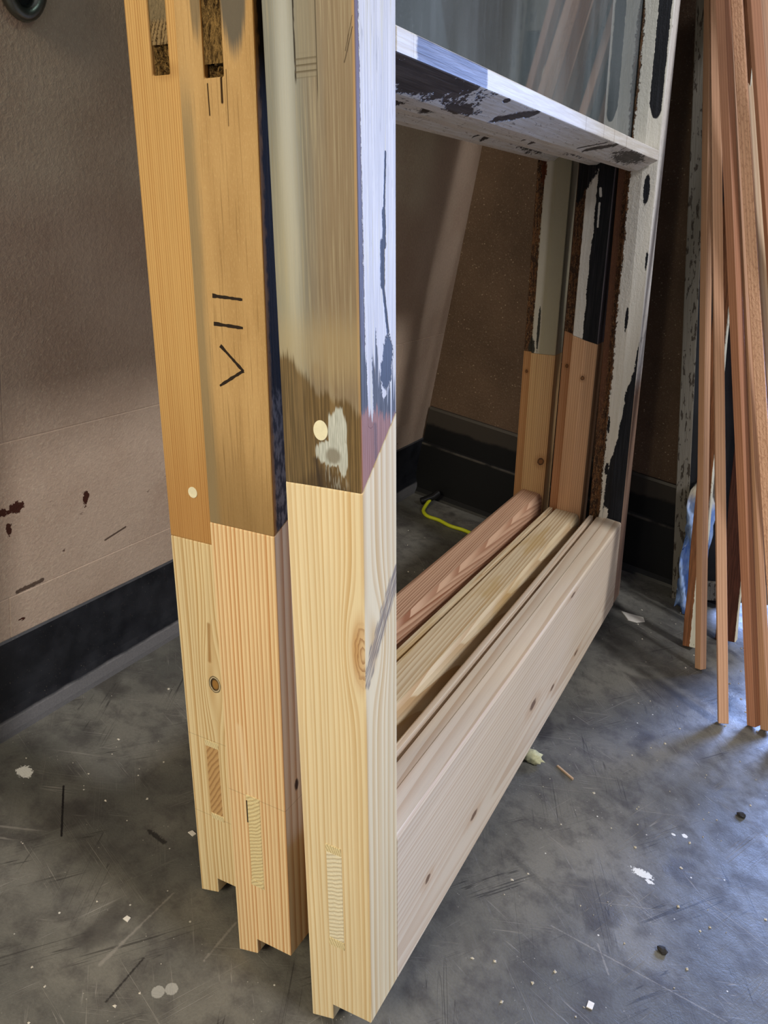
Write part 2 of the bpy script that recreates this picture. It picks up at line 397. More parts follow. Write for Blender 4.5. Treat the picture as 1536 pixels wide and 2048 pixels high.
def mat_old1():
    m = Mat('weathered_stile'); u, v, w = m.coords(); nx, ny, nz = m.normal()
    st = m.noise(u*.9, v*.9, w*.018, 4, .6); st2 = m.noise(u*.22, v*.22, w*.008, 3); fine = m.noise(u*2.5, v*2.5, w*.09, 2, .6); blot = m.noise(u*.07, v*.07, w*.03, 3)
    # bare edge (faces the near end): grey-green on the left, brown on the right
    col = m.mix(m.ss(u+(st2-.5)*20, 10, 34), lin((126, 128, 122)), lin((136, 120, 98)))
    col = m.mix(m.ss(st, .48, .68)*.5, col, lin((170, 162, 138)))
    col = m.mix(m.ss(st, .48, .30)*.40, col, lin((100, 86, 62)))
    col = m.mix(m.ell(u, w, 10.5, 540, 4.2, 95, (st-.5)*1.6, .8)*.6, col, lin((194, 198, 196)))
    col = m.mix(m.ell(u, w, 7, 470, 6, 50, (st-.5)*1.8, .9)*.35, col, lin((196, 186, 150)))
    col = m.mix(m.ss(u+(st-.5)*2, 43.4, 44.4)*.7, col, lin((176, 140, 92)))
    col = m.mix(m.ss(blot, .55, .7)*m.ss(w, 470, 430)*.5, col, lin((120, 100, 76)))
    # pale dry zone just above the damp one
    col = m.mix(m.band(w+(st-.5)*30, 425, 452, 10)*.35, col, lin((186, 166, 124)))
    # damp brown zone at the foot, wavy top
    damp = m.ss(w + (st-.5)*16 + (blot-.5)*20 + u*.55, 438, 433)
    col = m.mix(damp*.9, col, m.mix(m.ss(st, .4, .65), lin((88, 70, 40)), lin((128, 104, 66))))
    col = m.mix(m.ss(w+(st-.5)*14+m.math('ABSOLUTE', u-23)*.8, 388, 380)*.7, col, lin((72, 58, 42)))
    col = m.mix(m.seg(u, w, (19, 386), (21, 372), 1.5, (st-.5)*3, .8)*.7, col, lin((44, 36, 34)))
    # filler smear round the plug
    wb = (st-.5)*1.3+(blot-.5)*.6
    fil = m.any(m.ell(u, w, 31.5, 400, 5.2, 13, wb), m.ell(u, w, 27, 390, 8, 6.5, wb), m.ell(u, w, 34.5, 389, 3.0, 10, wb))
    col = m.mix(fil*.95, col, m.mix(m.ss(fine, .35, .65), lin((170, 176, 172)), lin((208, 214, 212))))
    col = m.mix(m.ell(u, w, 29, 389, 4.2, 4.0, wb*.6, .3)*.8, col, lin((126, 120, 106)))
    col = m.mix(m.ss(m.noise(u*1.0, v, w*.10, 2), .5, .6)*m.band(u, 24, 37, 2)*m.band(w, 372.5, 384, 2)*.5, col, lin((172, 172, 164)))
    # ghost of the old tenon at the top
    tn = m.band(u, 15.8, 26.7, .25)*m.ss(w, 551.5, 553.0)
    col = m.mix(tn*.6, col, lin((138, 132, 116)))
    col = m.mix(m.band(u, 15.5, 16.3, .25)*m.ss(w, 549, 553)*m.ss(m.noise(u, v, w*.12, 2), .35, .5), col, lin((36, 30, 24)))
    col = m.mix(m.band(u, 26.4, 27.0, .2)*m.ss(w, 540, 549)*.7, col, lin((52, 44, 34)))
    col = m.mix(tn*m.ss(m.math('FRACT', w*.42), .5, .9)*m.ss(w, 562, 558)*.8, col, lin((86, 76, 58)))
    col = m.mix(m.any(m.seg(u, w, (40, 556), (44, 568), .28, (st-.5)*.8, .5), m.seg(u, w, (40.5, 560), (44, 572), .2, (st-.5)*.8, .5))*.8, col, lin((70, 56, 40)))
    edge = col
    # painted face
    pw = m.mix(m.ss(st, .35, .7), lin((206, 205, 208)), lin((232, 230, 230)))
    pw = m.mix(m.ss(m.noise(u*.4, v*.5, w*.02, 3), .55, .68)*.6, pw, lin((226, 220, 196)))
    bare = m.mix(m.ss(st, .35, .65), lin((70, 70, 72)), lin((106, 108, 112)))
    rag = (m.noise(v*.5, w*.30, 3.0, 4, .7)-.5)
    left = m.ss(v + rag*3.5 + (w-560)*.012, 3.6, 2.8)
    face = m.mix(left, pw, m.mix(m.ss(w, 470, 560), lin((96, 92, 104)), lin((118, 106, 118))))
    # torn lower end: grey undercoat, then red primer
    spike = (m.noise(v*.42, 1.0, w*.012, 2)-.5)*110
    tear = m.ss(w + spike + (v-14)*1.0, 436, 432)
    tong = m.seg(v, w, (8, 450), (9.5, 405), 2.6, rag*3); tong2 = m.seg(v, w, (17, 450), (23, 417), 2.4, rag*5)
    tear = tear*m.ss(m.mx(tong, tong2), .6, .4)
    face = m.mix(tear, face, bare)
    ch = m.any(m.seg(v, w, (25.5, 524), (23.5, 495), .8, rag*1.4), m.seg(v, w, (23.5, 500), (24, 485), 1.6, rag*2.5), m.seg(v, w, (22, 486), (22, 468), 2.1, rag*2), m.seg(v, w, (22.5, 467), (27, 446), 1.2, rag*1.8), m.ell(v, w, 27, 436, 5, 8, rag*1.2), m.ell(v, w, 25, 427, 6, 8, rag*1.2))
    face = m.mix(ch, face, m.mix(m.ss(w, 450, 440), lin((40, 36, 30)), lin((72, 78, 90))))
    prim = m.ss(w + spike*.25 + rag*6 + v*.3, 415, 411)
    face = m.mix(prim, face, m.mix(m.ss(st, .4, .6), lin((150, 108, 96)), lin((168, 124, 112))))
    face = m.mix(m.seg(v, w, (13.5, 403), (14, 385), 1.5, rag*3, .8)*.6, face, lin((92, 78, 80)))
    face = m.mix(m.ss(m.noise(v*.9, w*.04, 9, 3, .6), .635, .66)*m.ss(w, 430, 470)*.5, face, lin((140, 138, 140)))
    sel = m.ss(nx, .4, .6)
    col = m.mix(sel, edge, face)
    pm = (1-left)*(1-tear)*(1-ch)
    m.bump(sel*(pm*1.6) + st*.5 + fine*.25, .0006, .7)
    return m.done(col, .62, .3)

def mat_old2():
    m = Mat('honey_old_stile'); u, v, w = m.coords(); nx, ny, nz = m.normal()
    st = m.noise(u*.9, v*.9, w*.02, 4, .6); fine = m.noise(u*2.2, v*2.2, w*.4, 3, .7); bl = m.noise(u*.05, v*.05, w*.012, 3)
    col = m.mix(m.ss(bl, .35, .7), lin((196, 162, 112)), lin((178, 144, 96)))
    col = m.mix(m.ss(fine, .5, .72)*.45, col, lin((216, 186, 136)))
    col = m.mix(m.ss(st, .48, .3)*.5, col, lin((124, 96, 58)))
    dk = m.ss(w+(st-.5)*60+u*.7, 420, 345)
    col = m.mix(dk*.6, col, lin((118, 94, 60)))
    # grey dirty margin on the left
    col = m.mix(m.ss(u+(st-.5)*7, 11, 4)*m.ss(w, 560, 520)*.75, col, lin((140, 126, 98)))
    # dark scorched patch beside the old mortise
    col = m.mix(m.ell(u, w, 34, 592, 8.0, 38, (st-.5)*.4, .15)*.95, col, lin((98, 94, 86)))
    col = m.mix(m.ell(u, w, 12.5, 585, 3, 22, (st-.5)*.8, .3)*.7, col, lin((104, 98, 84)))
    col = m.mix(m.any(m.seg(u, w, (17.3, 543), (17.6, 530), .35, 0., .6), m.seg(u, w, (25.5, 545), (25.4, 535), .7, (st-.5)*.8, .6), m.seg(u, w, (28.6, 548), (28.4, 525), .25, 0., .7)*.7), col, lin((46, 30, 14)))
    edge = col
    rag = m.noise(v*.4, w*.15, 4, 3)-.5
    blk = m.ss(w+rag*14, 395, 405)
    face = m.mix(blk, m.mix(m.ss(rag+.5, .4, .6), lin((120, 112, 104)), lin((60, 54, 50))), m.mix(m.ss(st, .4, .7), lin((24, 17, 8)), lin((50, 38, 24))))
    face = m.mix(m.ss(v+rag*4, 4, 1.5)*.9, face, lin((158, 112, 58)))
    sel = m.ss(nx, .4, .6)
    m.bump(st*.6+fine*.6, .0005, .7)
    return m.done(m.mix(sel, edge, face), .7, .10)

def mat_old3():
    m = Mat('orange_old_stile'); u, v, w = m.coords()
    col, lwd, fb = grain(m, u, v, w, lin((208, 170, 110)), lin((176, 130, 76)), 1.5, .25, 1.0, contrast=.8, jit=.5, fibre=.14, seed=2.2)
    b = m.noise(u*.05, v*.05, w*.01, 2)
    col = m.mix(m.ss(w+(b-.5)*60, 400, 300)*.55, col, lin((168, 118, 66)))
    col = m.mix(m.ell(u, w, 24, 545, 8, 4, 0., .6)*.4, col, lin((150, 110, 60)))
    m.bump(lwd*.5+fb, .0003, .6)
    return m.done(col, .6, .25)

def mat_far(name, kind):
    """far stiles: flaking paint on the inner edge; u through the sash, w up"""
    m = Mat(name); u, v, w = m.coords(); nx, ny, nz = m.normal()
    st = m.noise(u*.7, v*.7, w*.02, 4, .6); rg = m.noise(u*.35, v*.35, w*.22, 4, .72)-.5; rb = m.noise(u*.08, v*.08, w*.045, 3)-.5
    rot = m.mix(m.ss(m.noise(u*.5, v*.5, w*.14, 4, .75), .42, .62), lin((56, 40, 30)), lin((122, 84, 54)))
    rot = m.mix(m.ss(m.noise(u*.9, v*.9, w*.5, 3), .58, .68)*.7, rot, lin((176, 150, 110)))
    pw = m.mix(m.ss(st, .3, .75), lin((216, 211, 198)), lin((228, 224, 214)))
    if kind == 1:
        rot = m.mix(m.ss(w, 230, 330)*m.ss(u+rg*6, 9, 6)*.8, rot, lin((118, 80, 60)))
        paint = m.ss(u + rg*9 + rb*5, 15.5, 16.5)
        col = m.mix(paint, rot, pw)
        bl = m.any(m.ell(u, w, 35, 536, 3.2, 16, rg*.9), m.ell(u, w, 27, 393, 1.8, 14, rg*1.4), m.band(u+rg*3, 29.5, 42.0, .3)*m.ss(w+rg*6-(u-37)*(u-37)*.28, 607, 609), m.ell(u, w, 42.5, 460, 1.2, 9, rg*2),
                   m.ss(w*1.0 + (34-u)*7.5 + rg*34 + rb*50, 292, 288)*m.ss(u+rg*7, 19.5, 21.0), m.ell(u, w, 20, 205, 2.5, 8, rg*2), m.ell(u, w, 17.5, 262, 1.6, 10, rg*2))
        col = m.mix(bl*m.ss(nx, .6, .4), col, m.mix(m.ss(st, .4, .7), lin((18, 19, 24)), lin((36, 38, 44))))
        sc = m.ell(u, w, 22.5, 146, 4, 9, rg*1.2)
        col = m.mix(sc, col, pw)
        fcol = m.mix(m.ss(w+rg*40, 300, 340), lin((150, 122, 104)), m.mix(m.ss(st, .3, .6), lin((214, 208, 200)), lin((236, 234, 232))))
        fcol = m.mix(m.ss(m.noise(v*.5, w*.1, 2, 3), .62, .66)*.6, fcol, lin((140, 124, 110)))
        col = m.mix(m.ss(nx, .4, .6), col, fcol)
        ht = paint*(1-bl)
    elif kind == 2:
        paint = m.ss(u + rg*8 + rb*4, 13.0, 13.8)
        col = m.mix(paint, rot, pw)
        blk = m.any(m.ss(u + rg*4 + rb*5, 26.0, 26.6), m.ss(w+rg*26 + rb*30-u*1.2, 508, 514))
        run = m.any(m.seg(u, w, (30.5, 528), (31.5, 520), 1.4, rg), m.seg(u, w, (31, 512), (31.5, 486), 1.0, rg*1.4))
        col = m.mix(blk*(1-run), col, m.mix(m.ss(st, .4, .7), lin((14, 15, 19)), lin((40, 38, 40))))
        col = m.mix(m.ss(nx, .4, .6), col, m.mix(m.ss(st, .3, .7), lin((96, 88, 92)), lin((136, 126, 130))))
        ht = paint
    else:
        paint = m.ss(u + rg*8 + rb*6, 10.0, 10.8)
        col = m.mix(paint, rot, m.mix(m.ss(u, 20, 26), lin((214, 210, 194)), lin((176, 168, 142))))
        col = m.mix(m.any(m.ell(u, w, 12, 322, 6, 16, rg*.8), m.ell(u, w, 21, 350, 1.8, 28, rg*1.2)), col, lin((58, 58, 52)))
        col = m.mix(m.ell(u, w, 11, 540, 5, 16, rg*1.8), col, lin((104, 58, 34)))
        ht = paint
    m.bump(ht*1.4 + rg*.8 + st*.1, .0012, .8)
    return m.done(col, .65, .25)

def mat_mid():
    m = Mat('flaking_white_rail'); u, v, w = m.coords(); nx, ny, nz = m.normal()
    st = m.noise(u*.5, v*.02, w*.5, 4, .6); rg = m.noise(u*.22, v*.14, w*.22, 4, .7)-.5; cr = m.noise(u*.35, v*.06, w*.35, 3, .6)
    pw = m.mix(m.ss(st, .35, .7), lin((220, 214, 204)), lin((240, 238, 236)))
    pw = m.mix(m.ss(m.noise(u*.5, v*.09, 3.0, 3), .63, .67)*.5, pw, lin((150, 132, 112)))
    und = m.ss(nz, -.3, -.6)
    ch = m.any(m.ell(v, u, 78, 40, 66, 15, rg*2.6), m.ell(v, u, 150, 27, 20, 5.5, rg*3), m.seg(v, u, (205, 28), (240, 43), 4.2, rg*10), m.seg(v, u, (402, 27), (440, 42), 1.0, rg*2), m.seg(v, u, (425, 28), (470, 43), 3.0, rg*9),
               m.ell(v, u, 560, 36, 55, 8.5, rg*3.2), m.ell(v, u, 183, 43, 5, 2, rg))
    col = m.mix(und*ch, pw, m.mix(m.ss(st, .4, .65), lin((62, 56, 52)), lin((90, 82, 76))))
    col = m.mix(und*m.ss(m.math('ABSOLUTE', m.noise(u*.11, v*.035, 2.0, 3)-.5), .010, .004)*m.ss(cr, .5, .6)*.8, col, lin((70, 60, 50)))
    fr = m.ss(nx, .6, .9)
    col = m.mix(fr*m.band(v+rg*6, 57, 146, 1.5), col, m.mix(m.ss(st, .35, .65), lin((92, 98, 120)), lin((128, 134, 158))))
    m.bump((1-und*ch)*1.5+st*.4, .0010, .8)
    return m.done(col, .5, .35)

def mat_glass():
    m = Mat('dusty_glass'); x, y, z = m.coords()
    nt = m.nt; tr = m.new('ShaderNodeBsdfTransparent'); tr.inputs[0].default_value = (.86, .91, .90, 1)
    gl = m.new('ShaderNodeBsdfGlossy'); gl.inputs['Roughness'].default_value = .03
    df = m.new('ShaderNodeBsdfDiffuse')
    d1 = m.noise(x*.02, y*.012, z*.004, 4, .65); d2 = m.noise(x*.9, y*.9, z*.9, 2, .7); d3 = m.noise(x*.05, y*.06, z*.002, 3)
    m.put(df.inputs[0], m.mix(d1, lin((140, 150, 156)), lin((176, 184, 188))))
    fr = m.new('ShaderNodeFresnel'); fr.inputs[0].default_value = 1.5
    a = m.new('ShaderNodeMixShader'); m.put(a.inputs[0], N(m, fr.outputs[0])*1.5+.03); nt.links.new(tr.outputs[0], a.inputs[1]); nt.links.new(gl.outputs[0], a.inputs[2])
    b = m.new('ShaderNodeMixShader'); dust = m.ss(d1, .25, .8)*.22+m.ss(d2, .60, .72)*.18+m.ss(d3, .45, .75)*.10+.05
    m.put(b.inputs[0], dust); nt.links.new(a.outputs[0], b.inputs[1]); nt.links.new(df.outputs[0], b.inputs[2])
    nt.links.new(b.outputs[0], m.out.inputs[0])
    return m.mat
M_glass = mat_glass()

def plain(name, rgb, rough=.5, metal=0.0, nz=.15, sc=.3):
    m = Mat(name); x, y, z = m.coords(); n = m.noise(x*sc, y*sc, z*sc, 3, .6)
    m.bump(n, .0003, .4)
    return m.done(mulc(m, m.mix(0.0, lin(rgb), lin(rgb)), 1+(n-.5)*2*nz), rough, .35, metal)
M_ivory = plain('ivory_plug', (236, 232, 204), .6)
M_mark = plain('scribed_dark_cut', (34, 22, 12), .8)
def mat_rough():
    m = Mat('broken_old_wood'); u, v, w = m.coords()
    n = m.noise(u*.8, v*.8, w*.16, 4, .75); f = m.noise(u*1.6, v*1.6, w*.6, 3, .7)
    col = m.mix(m.ss(n, .35, .65), lin((58, 42, 24)), lin((172, 138, 84)))
    col = m.mix(m.ss(f, .6, .7)*.6, col, lin((206, 172, 112)))
    m.bump(n+f, .0025, 1.0)
    return m.done(col, .85, .1)
M_rough = mat_rough()
def mat_tenon3():
    m = Mat('old_grey_tenon'); u, v, w = m.coords()
    n = m.noise(u*.7+w*.35, v, w*.25, 4, .7)
    r = m.math('FRACT', (u*1.0-w*.35+(n-.5)*3)*.42)
    col = m.mix(m.ss(r, .55, .9), lin((150, 128, 92)), lin((76, 60, 40)))
    col = m.mix(m.ss(w, 566, 569)*.8, col, lin((128, 116, 92)))
    m.bump(n+r*.4, .0012, .9)
    return m.done(col, .8, .15)
M_tenon3 = mat_tenon3()

# ------------------------------------------------------------------ the three sashes
SW, SWID, SH = .036, .705, 1.29                       # stile width, sash width, sash height
FOOT = [(0, 0), (.0165, .005), (.0165, .018), (.045, .0188)]
def sash(loc, yaw, lean, label):
    e = bpy.data.objects.new('sash_window', None); C.objects.link(e); e.location = loc
    e.rotation_euler = (0, -lean, yaw); e.empty_display_size = .05
    return tag(e, label, 'window sash', 'repaired sash windows leaning in a row', 'thing')
S1 = sash((0, 0, 0), 0, .1985, 'front sash of the three, flaking white paint with pale new pine foot and rail')
S2 = sash((-.0679, .0084, 0), -.0115, .1801, 'middle sash of the three, numeral VII cut in its honey brown stile')
S3 = sash((-.1209, .0301, 0), -.0005, .1774, 'rear sash of the three, orange stile edge with small white plug, knotty new foot')

def near_stile(S, w0, slope, m_old, m_new, pocket=None, wtop=SH, old_label=None, new_label=None):
    # new foot, scarfed on to the old stile
    bm = bmesh.new(); prism(bm, FOOT+[(.045, w0+.06), (0, w0+.06)], 1, 0, SW)
    cut(bm, (0, 0, w0), Vector((0, -slope, 1)).normalized())
    n = link('stile_foot', bm, m_new, S, .0006); tag(n, new_label)
    bm = bmesh.new()
    us = [0, .013, .0155, .0268, .045]; vv = [0, .008, .026, SW]; ws = [w0-.03, pocket or .55, .5995, wtop]
    def fill(i, j, k):
        if i == 0 and j == 2: return False                                  # glazing rebate
        if pocket and i == 2 and j == 0 and k == 1: return False            # opened old mortise
        return True
    voxel(bm, us, vv, ws, fill)
    cut(bm, (0, 0, w0), Vector((0, slope, -1)).normalized())
    o = link('stile', bm, m_old, S, .0008); tag(o, old_label)
    return o, n
o1, n1 = near_stile(S1, .3717, .93, mat_old1(), mat_new_edge('new_pine_foot', 1), None, SH, 'grey weathered edge and flaking white face', 'pale new pine foot scarfed to the old stile')
o2, n2 = near_stile(S2, .3232, .45, mat_old2(), mat_new_edge('new_fir_foot', 2), .5455, SH, 'honey brown old stile with numeral cuts', 'reddish striped new foot')
o3, n3 = near_stile(S3, .2885, 0.0, mat_old3(), mat_new_edge('new_knotty_foot', 3), .5435, SH, 'orange brown old stile', 'pale new foot with round knot')

def slab(name, S, a, b, mat, bevel=.0002, label=None):
    bm = bmesh.new(); box(bm, mm(*a), mm(*b)); return tag(link(name, bm, mat, S, bevel, 1), label)
# tenon ends showing through the edge, with wedges
slab('tenon_end', n1, (16.0, -.35, 76.5), (26.6, 3, 143.5), M_end1); slab('wedge', n1, (15.6, -.5, 143.6), (26.4, 3, 149.2), M_wedge); slab('wedge', n1, (15.8, -.5, 70.5), (27.0, 3, 76.4), M_wedge)
slab('tenon_end', n2, (15.2, -.35, 72.0), (25.2, 3, 136.0), M_end2); slab('wedge', n2, (14.4, -.5, 136.1), (25.2, 3, 140.4), M_end2); slab('wedge', n2, (14.8, -.5, 66.8), (25.3, 3, 71.9), M_end2)
slab('gap', n2, (14.2, -.08, 118), (15.1, 2, 135.5), M_mark, 0, 'thin dark slot beside the tenon')
slab('tenon_end', n3, (15.4, -.05, 79.0), (26.4, 3, 136.0), M_end3); slab('wedge', n3, (14.8, -.4, 136.1), (26.8, 3, 141.0), M_wedge); slab('wedge', n3, (15.8, -.4, 74.5), (27.2, 3, 78.9), M_wedge)
def plug(par, u, w, r, name='plug', ry=None):
    bm = bmesh.new(); n = 28; ry = ry or r
    a = [bm.verts.new(mm(u+r*math.cos(t*2*math.pi/n), -.35, w+ry*math.sin(t*2*math.pi/n))) for t in range(n)]
    b = [bm.verts.new(mm(u+r*math.cos(t*2*math.pi/n), 1.5, w+ry*math.sin(t*2*math.pi/n))) for t in range(n)]
    bm.faces.new(a); bm.faces.new(b)
    for i in range(n): bm.faces.new((a[i], a[(i+1) % n], b[(i+1) % n], b[i]))
    return link(name, bm, M_ivory, par, .0001, 1)
plug(o1, 22.4, 401, 4.1, ry=5.0); plug(o3, 21.2, 320.6, 3.5, ry=3.5)
# the numeral on the middle stile, laid sideways: V I I
def stroke(par, p, q, t0, t1):
    d = Vector((q[0]-p[0], q[1]-p[1])); L = d.length; d /= L; nrm = Vector((-d.y, d.x)); bm = bmesh.new(); k = 12; top = []; bot = []
    for i in range(k+1):
        s = i/k; t = (t0+(t1-t0)*s)*random.uniform(.75, 1.2)/2; c = Vector(p)+d*(L*s)
        a, b = c+nrm*t, c-nrm*t*random.uniform(.8, 1.1)
        top.append((bm.verts.new(mm(a.x, -.12, a.y)), bm.verts.new(mm(b.x, -.12, b.y)))); bot.append((bm.verts.new(mm(a.x, .6, a.y)), bm.verts.new(mm(b.x, .6, b.y))))
    for i in range(k):
        bm.faces.new((top[i][0], top[i][1], top[i+1][1], top[i+1][0])); bm.faces.new((bot[i][0], bot[i][1], bot[i+1][1], bot[i+1][0]))
        bm.faces.new((top[i][0], top[i+1][0], bot[i+1][0], bot[i][0])); bm.faces.new((top[i][1], top[i+1][1], bot[i+1][1], bot[i][1]))
    bm.faces.new((top[0][0], top[0][1], bot[0][1], bot[0][0])); bm.faces.new((top[k][0], top[k][1], bot[k][1], bot[k][0]))
    return link('numeral_stroke', bm, M_mark, par)
stroke(o2, (12.4, 448.2), (31.4, 447.2), 2.1, 1.3); stroke(o2, (12.2, 434.4), (30.9, 433.4), 2.0, 1.4)
stroke(o2, (15.6, 423.6), (29.9, 411.6), 1.9, 1.6); stroke(o2, (29.9, 412.0), (13.7, 402.6), 1.9, 1.3)
# broken tenons left in the two opened mortises
def rough_block(name, par, a, b, mat, ny, amp):
    bm = bmesh.new(); nu, nw = 8, ny
    g = [[bm.verts.new(mm(a[0]+(b[0]-a[0])*i/nu, a[1]+(random.uniform(0, amp) if 0 < i < nu else amp*.4), a[2]+(b[2]-a[2])*k/nw)) for k in range(nw+1)] for i in range(nu+1)]
    h = [[bm.verts.new(mm(a[0]+(b[0]-a[0])*i/nu, b[1], a[2]+(b[2]-a[2])*k/nw)) for k in (0, nw)] for i in (0, nu)]
    for i in range(nu):
        for k in range(nw): bm.faces.new((g[i][k], g[i+1][k], g[i+1][k+1], g[i][k+1]))
    return link(name, bm, mat, par)
rough_block('broken_tenon', o3, (15.9, .5, 557), (26.8, 7.9, 599), M_tenon3, 20, .9)
rough_block('broken_tenon', o3, (15.6, .8, 543.6), (26.8, 7.9, 557), M_rough, 8, 3.5)
rough_block('broken_tenon', o2, (15.8, .3, 551), (26.8, 7.9, 599), M_rough, 20, 1.1)
rough_block('broken_tenon', o2, (15.6, 2.0, 545.6), (26.8, 7.9, 551), M_rough, 4, 5.0)

# far stiles
def far_stile(S, kind, wj, mat_o, mat_n):
    L = [(0, SWID), (.045, SWID), (.045, SWID-SW+.0045), (.029, SWID-SW), (.0135, SWID-SW), (.0135, SWID-SW+.010), (0, SWID-SW+.010)]
    if wj:
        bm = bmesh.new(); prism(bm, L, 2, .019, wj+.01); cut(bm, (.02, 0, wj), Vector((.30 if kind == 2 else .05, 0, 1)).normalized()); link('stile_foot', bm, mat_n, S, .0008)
        bm = bmesh.new(); prism(bm, L, 2, wj-.03, SH, 1); cut(bm, (.02, 0, wj), Vector((-.30 if kind == 2 else -.05, 0, -1)).normalized()); link('stile', bm, mat_o, S, .001)
    else:
        bm = bmesh.new(); prism(bm, L, 2, .019, SH, 1); tag(link('stile', bm, mat_o, S, .0012), 'flaking white paint over dark bare wood')
def mat_far_new(name, c0, c1, seed, knots):
    m = Mat(name); u, v, w = m.coords()
    col, lwd, fb = grain(m, u, v, w, c0, c1, 2.6, .5, 1.5, seed=seed, contrast=.7)
    col = m.mix(m.ss(u, 13.8, 13.0)*.8, col, mulc(m, m.mix(.5, col, lin((214, 140, 84))), .78))  # recess shade put into the colour: rebate floor darker and more orange
    for (ku, kw, r) in knots: col = knotpaint(m, col, u, w, ku, kw, r, r*1.2)
    m.bump(lwd*.5+fb, .0003, .4)
    return m.done(col, .5, .3)
far_stile(S1, 1, None, mat_far('far_stile_flaking_white', 1), None)
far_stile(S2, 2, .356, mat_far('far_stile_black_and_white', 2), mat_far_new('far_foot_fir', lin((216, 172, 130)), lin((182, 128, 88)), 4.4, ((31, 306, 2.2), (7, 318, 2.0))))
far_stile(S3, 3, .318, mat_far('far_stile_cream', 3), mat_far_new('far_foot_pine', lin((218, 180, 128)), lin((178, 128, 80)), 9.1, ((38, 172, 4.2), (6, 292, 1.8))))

# bottom rails
R1 = FOOT[:3]+[(.045, .0188), (.045, .1345), (.0444, .1362), (.0432, .1372), (.0415, .1374), (.026, .1402), (.0255, .1395), (.0128, .1395), (.0128, .128), (.0082, .128), (.0080, .1405), (.0035, .1405), (0, .136)]
R2 = FOOT[:3]+[(.045, .0188), (.045, .118), (.0437, .1225), (.0405, .1255), (.0125, .1278), (.0125, .117), (.0080, .117), (.0078, .1285), (.0030, .1285), (0, .124)]
R3 = FOOT[:3]+[(.045, .0188), (.045, .115), (.0437, .1225), (.0405, .1268), (.0185, .130), (.014, .128), (.008, .119), (0, .113)]
m_r1 = mat_rail('bottom_rail_pale', lin((228, 212, 190)), lin((200, 170, 140)), 5.5, 4.2, pith=(40, 70, .02), knots=((83, 63, 4, 2.8), (170, 52, 7, 2.6), (317, 68, 9, 4.0), (384, 50, 7, 2.2), (476, 44, 8, 2.0), (440, 131, 9, 1.6)), contrast=.6)
m_r2 = mat_rail('bottom_rail_cream', lin((230, 212, 178)), lin((190, 152, 104)), 1.2, 3.4, pith=(95, -12, .035), stain=lin((196, 160, 92)), contrast=.7)
m_r3 = mat_rail('bottom_rail_fir', lin((216, 178, 148)), lin((156, 106, 78)), 8.2, 1.9, pith=(55, -60, .035), contrast=.9)
for S, R, m_ in ((S1, R1, m_r1), (S2, R2, m_r2), (S3, R3, m_r3)):
    bm = bmesh.new(); prism(bm, R, 1, SW+.0002, SWID-SW-.0002); link('bottom_rail', bm, m_, S, .0004)
# meeting rails, glass above, top rails
m_mid = mat_mid()
for S, b in ((S1, .556), (S2, .5535), (S3, .5495)):
    P = [(.045, .5755), (.045, .5655), (.024, b), (.0135, b), (.013, b+.004), (0, b+.005), (0, .586), (.009, .586), (.0135, .586)]
    bm = bmesh.new(); prism(bm, P, 1, SW+.0002, SWID-SW-.0002, 1); link('meeting_rail', bm, m_mid, S, .0007)
    bm = bmesh.new(); box(bm, (.0095, SW-.008, .5865), (.0125, SWID-SW+.008, SH-.04)); link('glass_pane', bm, M_glass, S)
    bm = bmesh.new(); box(bm, (0, SW+.0002, SH-.0395), (.045, SWID-SW-.0002, SH)); link('top_rail', bm, m_mid, S, .001)

# ------------------------------------------------------------------ new timber beads leaning on the right
def mat_stick(name, c0, c1, seed, rough=False):
    m = Mat(name); u, v, w = m.coords()
    col, lwd, fb = grain(m, u, v, w, c0, c1, 2.3, .7, 1.2, seed=seed, contrast=.5, fibre=.2)
    if rough:
        s = m.noise(u*.4+w*.12, v*.4, w*.16-u*.2, 3, .7); col = m.mix(m.ss(s, .52, .62)*.5, col, c1); m.bump(s, .0012, .9)
    else: m.bump(fb, .0002, .5)
    return m.done(col, .5, .3)
C0, C1 = lin((194, 154, 124)), lin((160, 116, 90))
M_st = [mat_stick('cedar_%s' % n, c0, c1, s, r) for n, c0, c1, s, r in (('mid', C0, C1, 1., 0), ('pink', lin((204, 162, 134)), C1, 2.2, 0), ('red', lin((176, 126, 98)), lin((138, 92, 68)), 3.1, 0), ('sawn', lin((212, 168, 138)), lin((160, 114, 88)), 4.7, 1), ('cream', lin((224, 198, 168)), lin((192, 154, 122)), 5.5, 0))]
def lean_frame(dirv, rot):
    d = Vector(dirv).normalized(); x = Vector((1, 0, 0)); x = (x-d*x.dot(d)).normalized(); y = d.cross(x)
    return (Matrix((x, y, d)).transposed().to_quaternion()) @ Matrix.Rotation(rot, 3, 'Z').to_quaternion()
def stick(bot, dirv, length, sx, sy, rot, mat, label, rounded=False):
    q = lean_frame(dirv, rot)
    bm = bmesh.new(); hx, hy = sx/2, sy/2
    if rounded:
        poly = [(-hx, -hy)]+[(-hx+sx*math.sin(t*math.pi/16), -hy+sy*math.cos(t*math.pi/16)) for t in range(0, 9)]
    else: poly = [(-hx, -hy), (hx, -hy), (hx, hy), (-hx, hy)]
    prism(bm, poly, 2, 0, length)
    o = link('timber_bead', bm, mat, None, .0007)
    o.rotation_mode = 'QUATERNION'; o.rotation_quaternion = q
    low = min((q @ Vector((p[0], p[1], 0))).z for p in poly)
    o.location = Vector((bot[0], bot[1], -low))
    return tag(o, label, 'timber strip', 'new timber beads leaning in the corner')
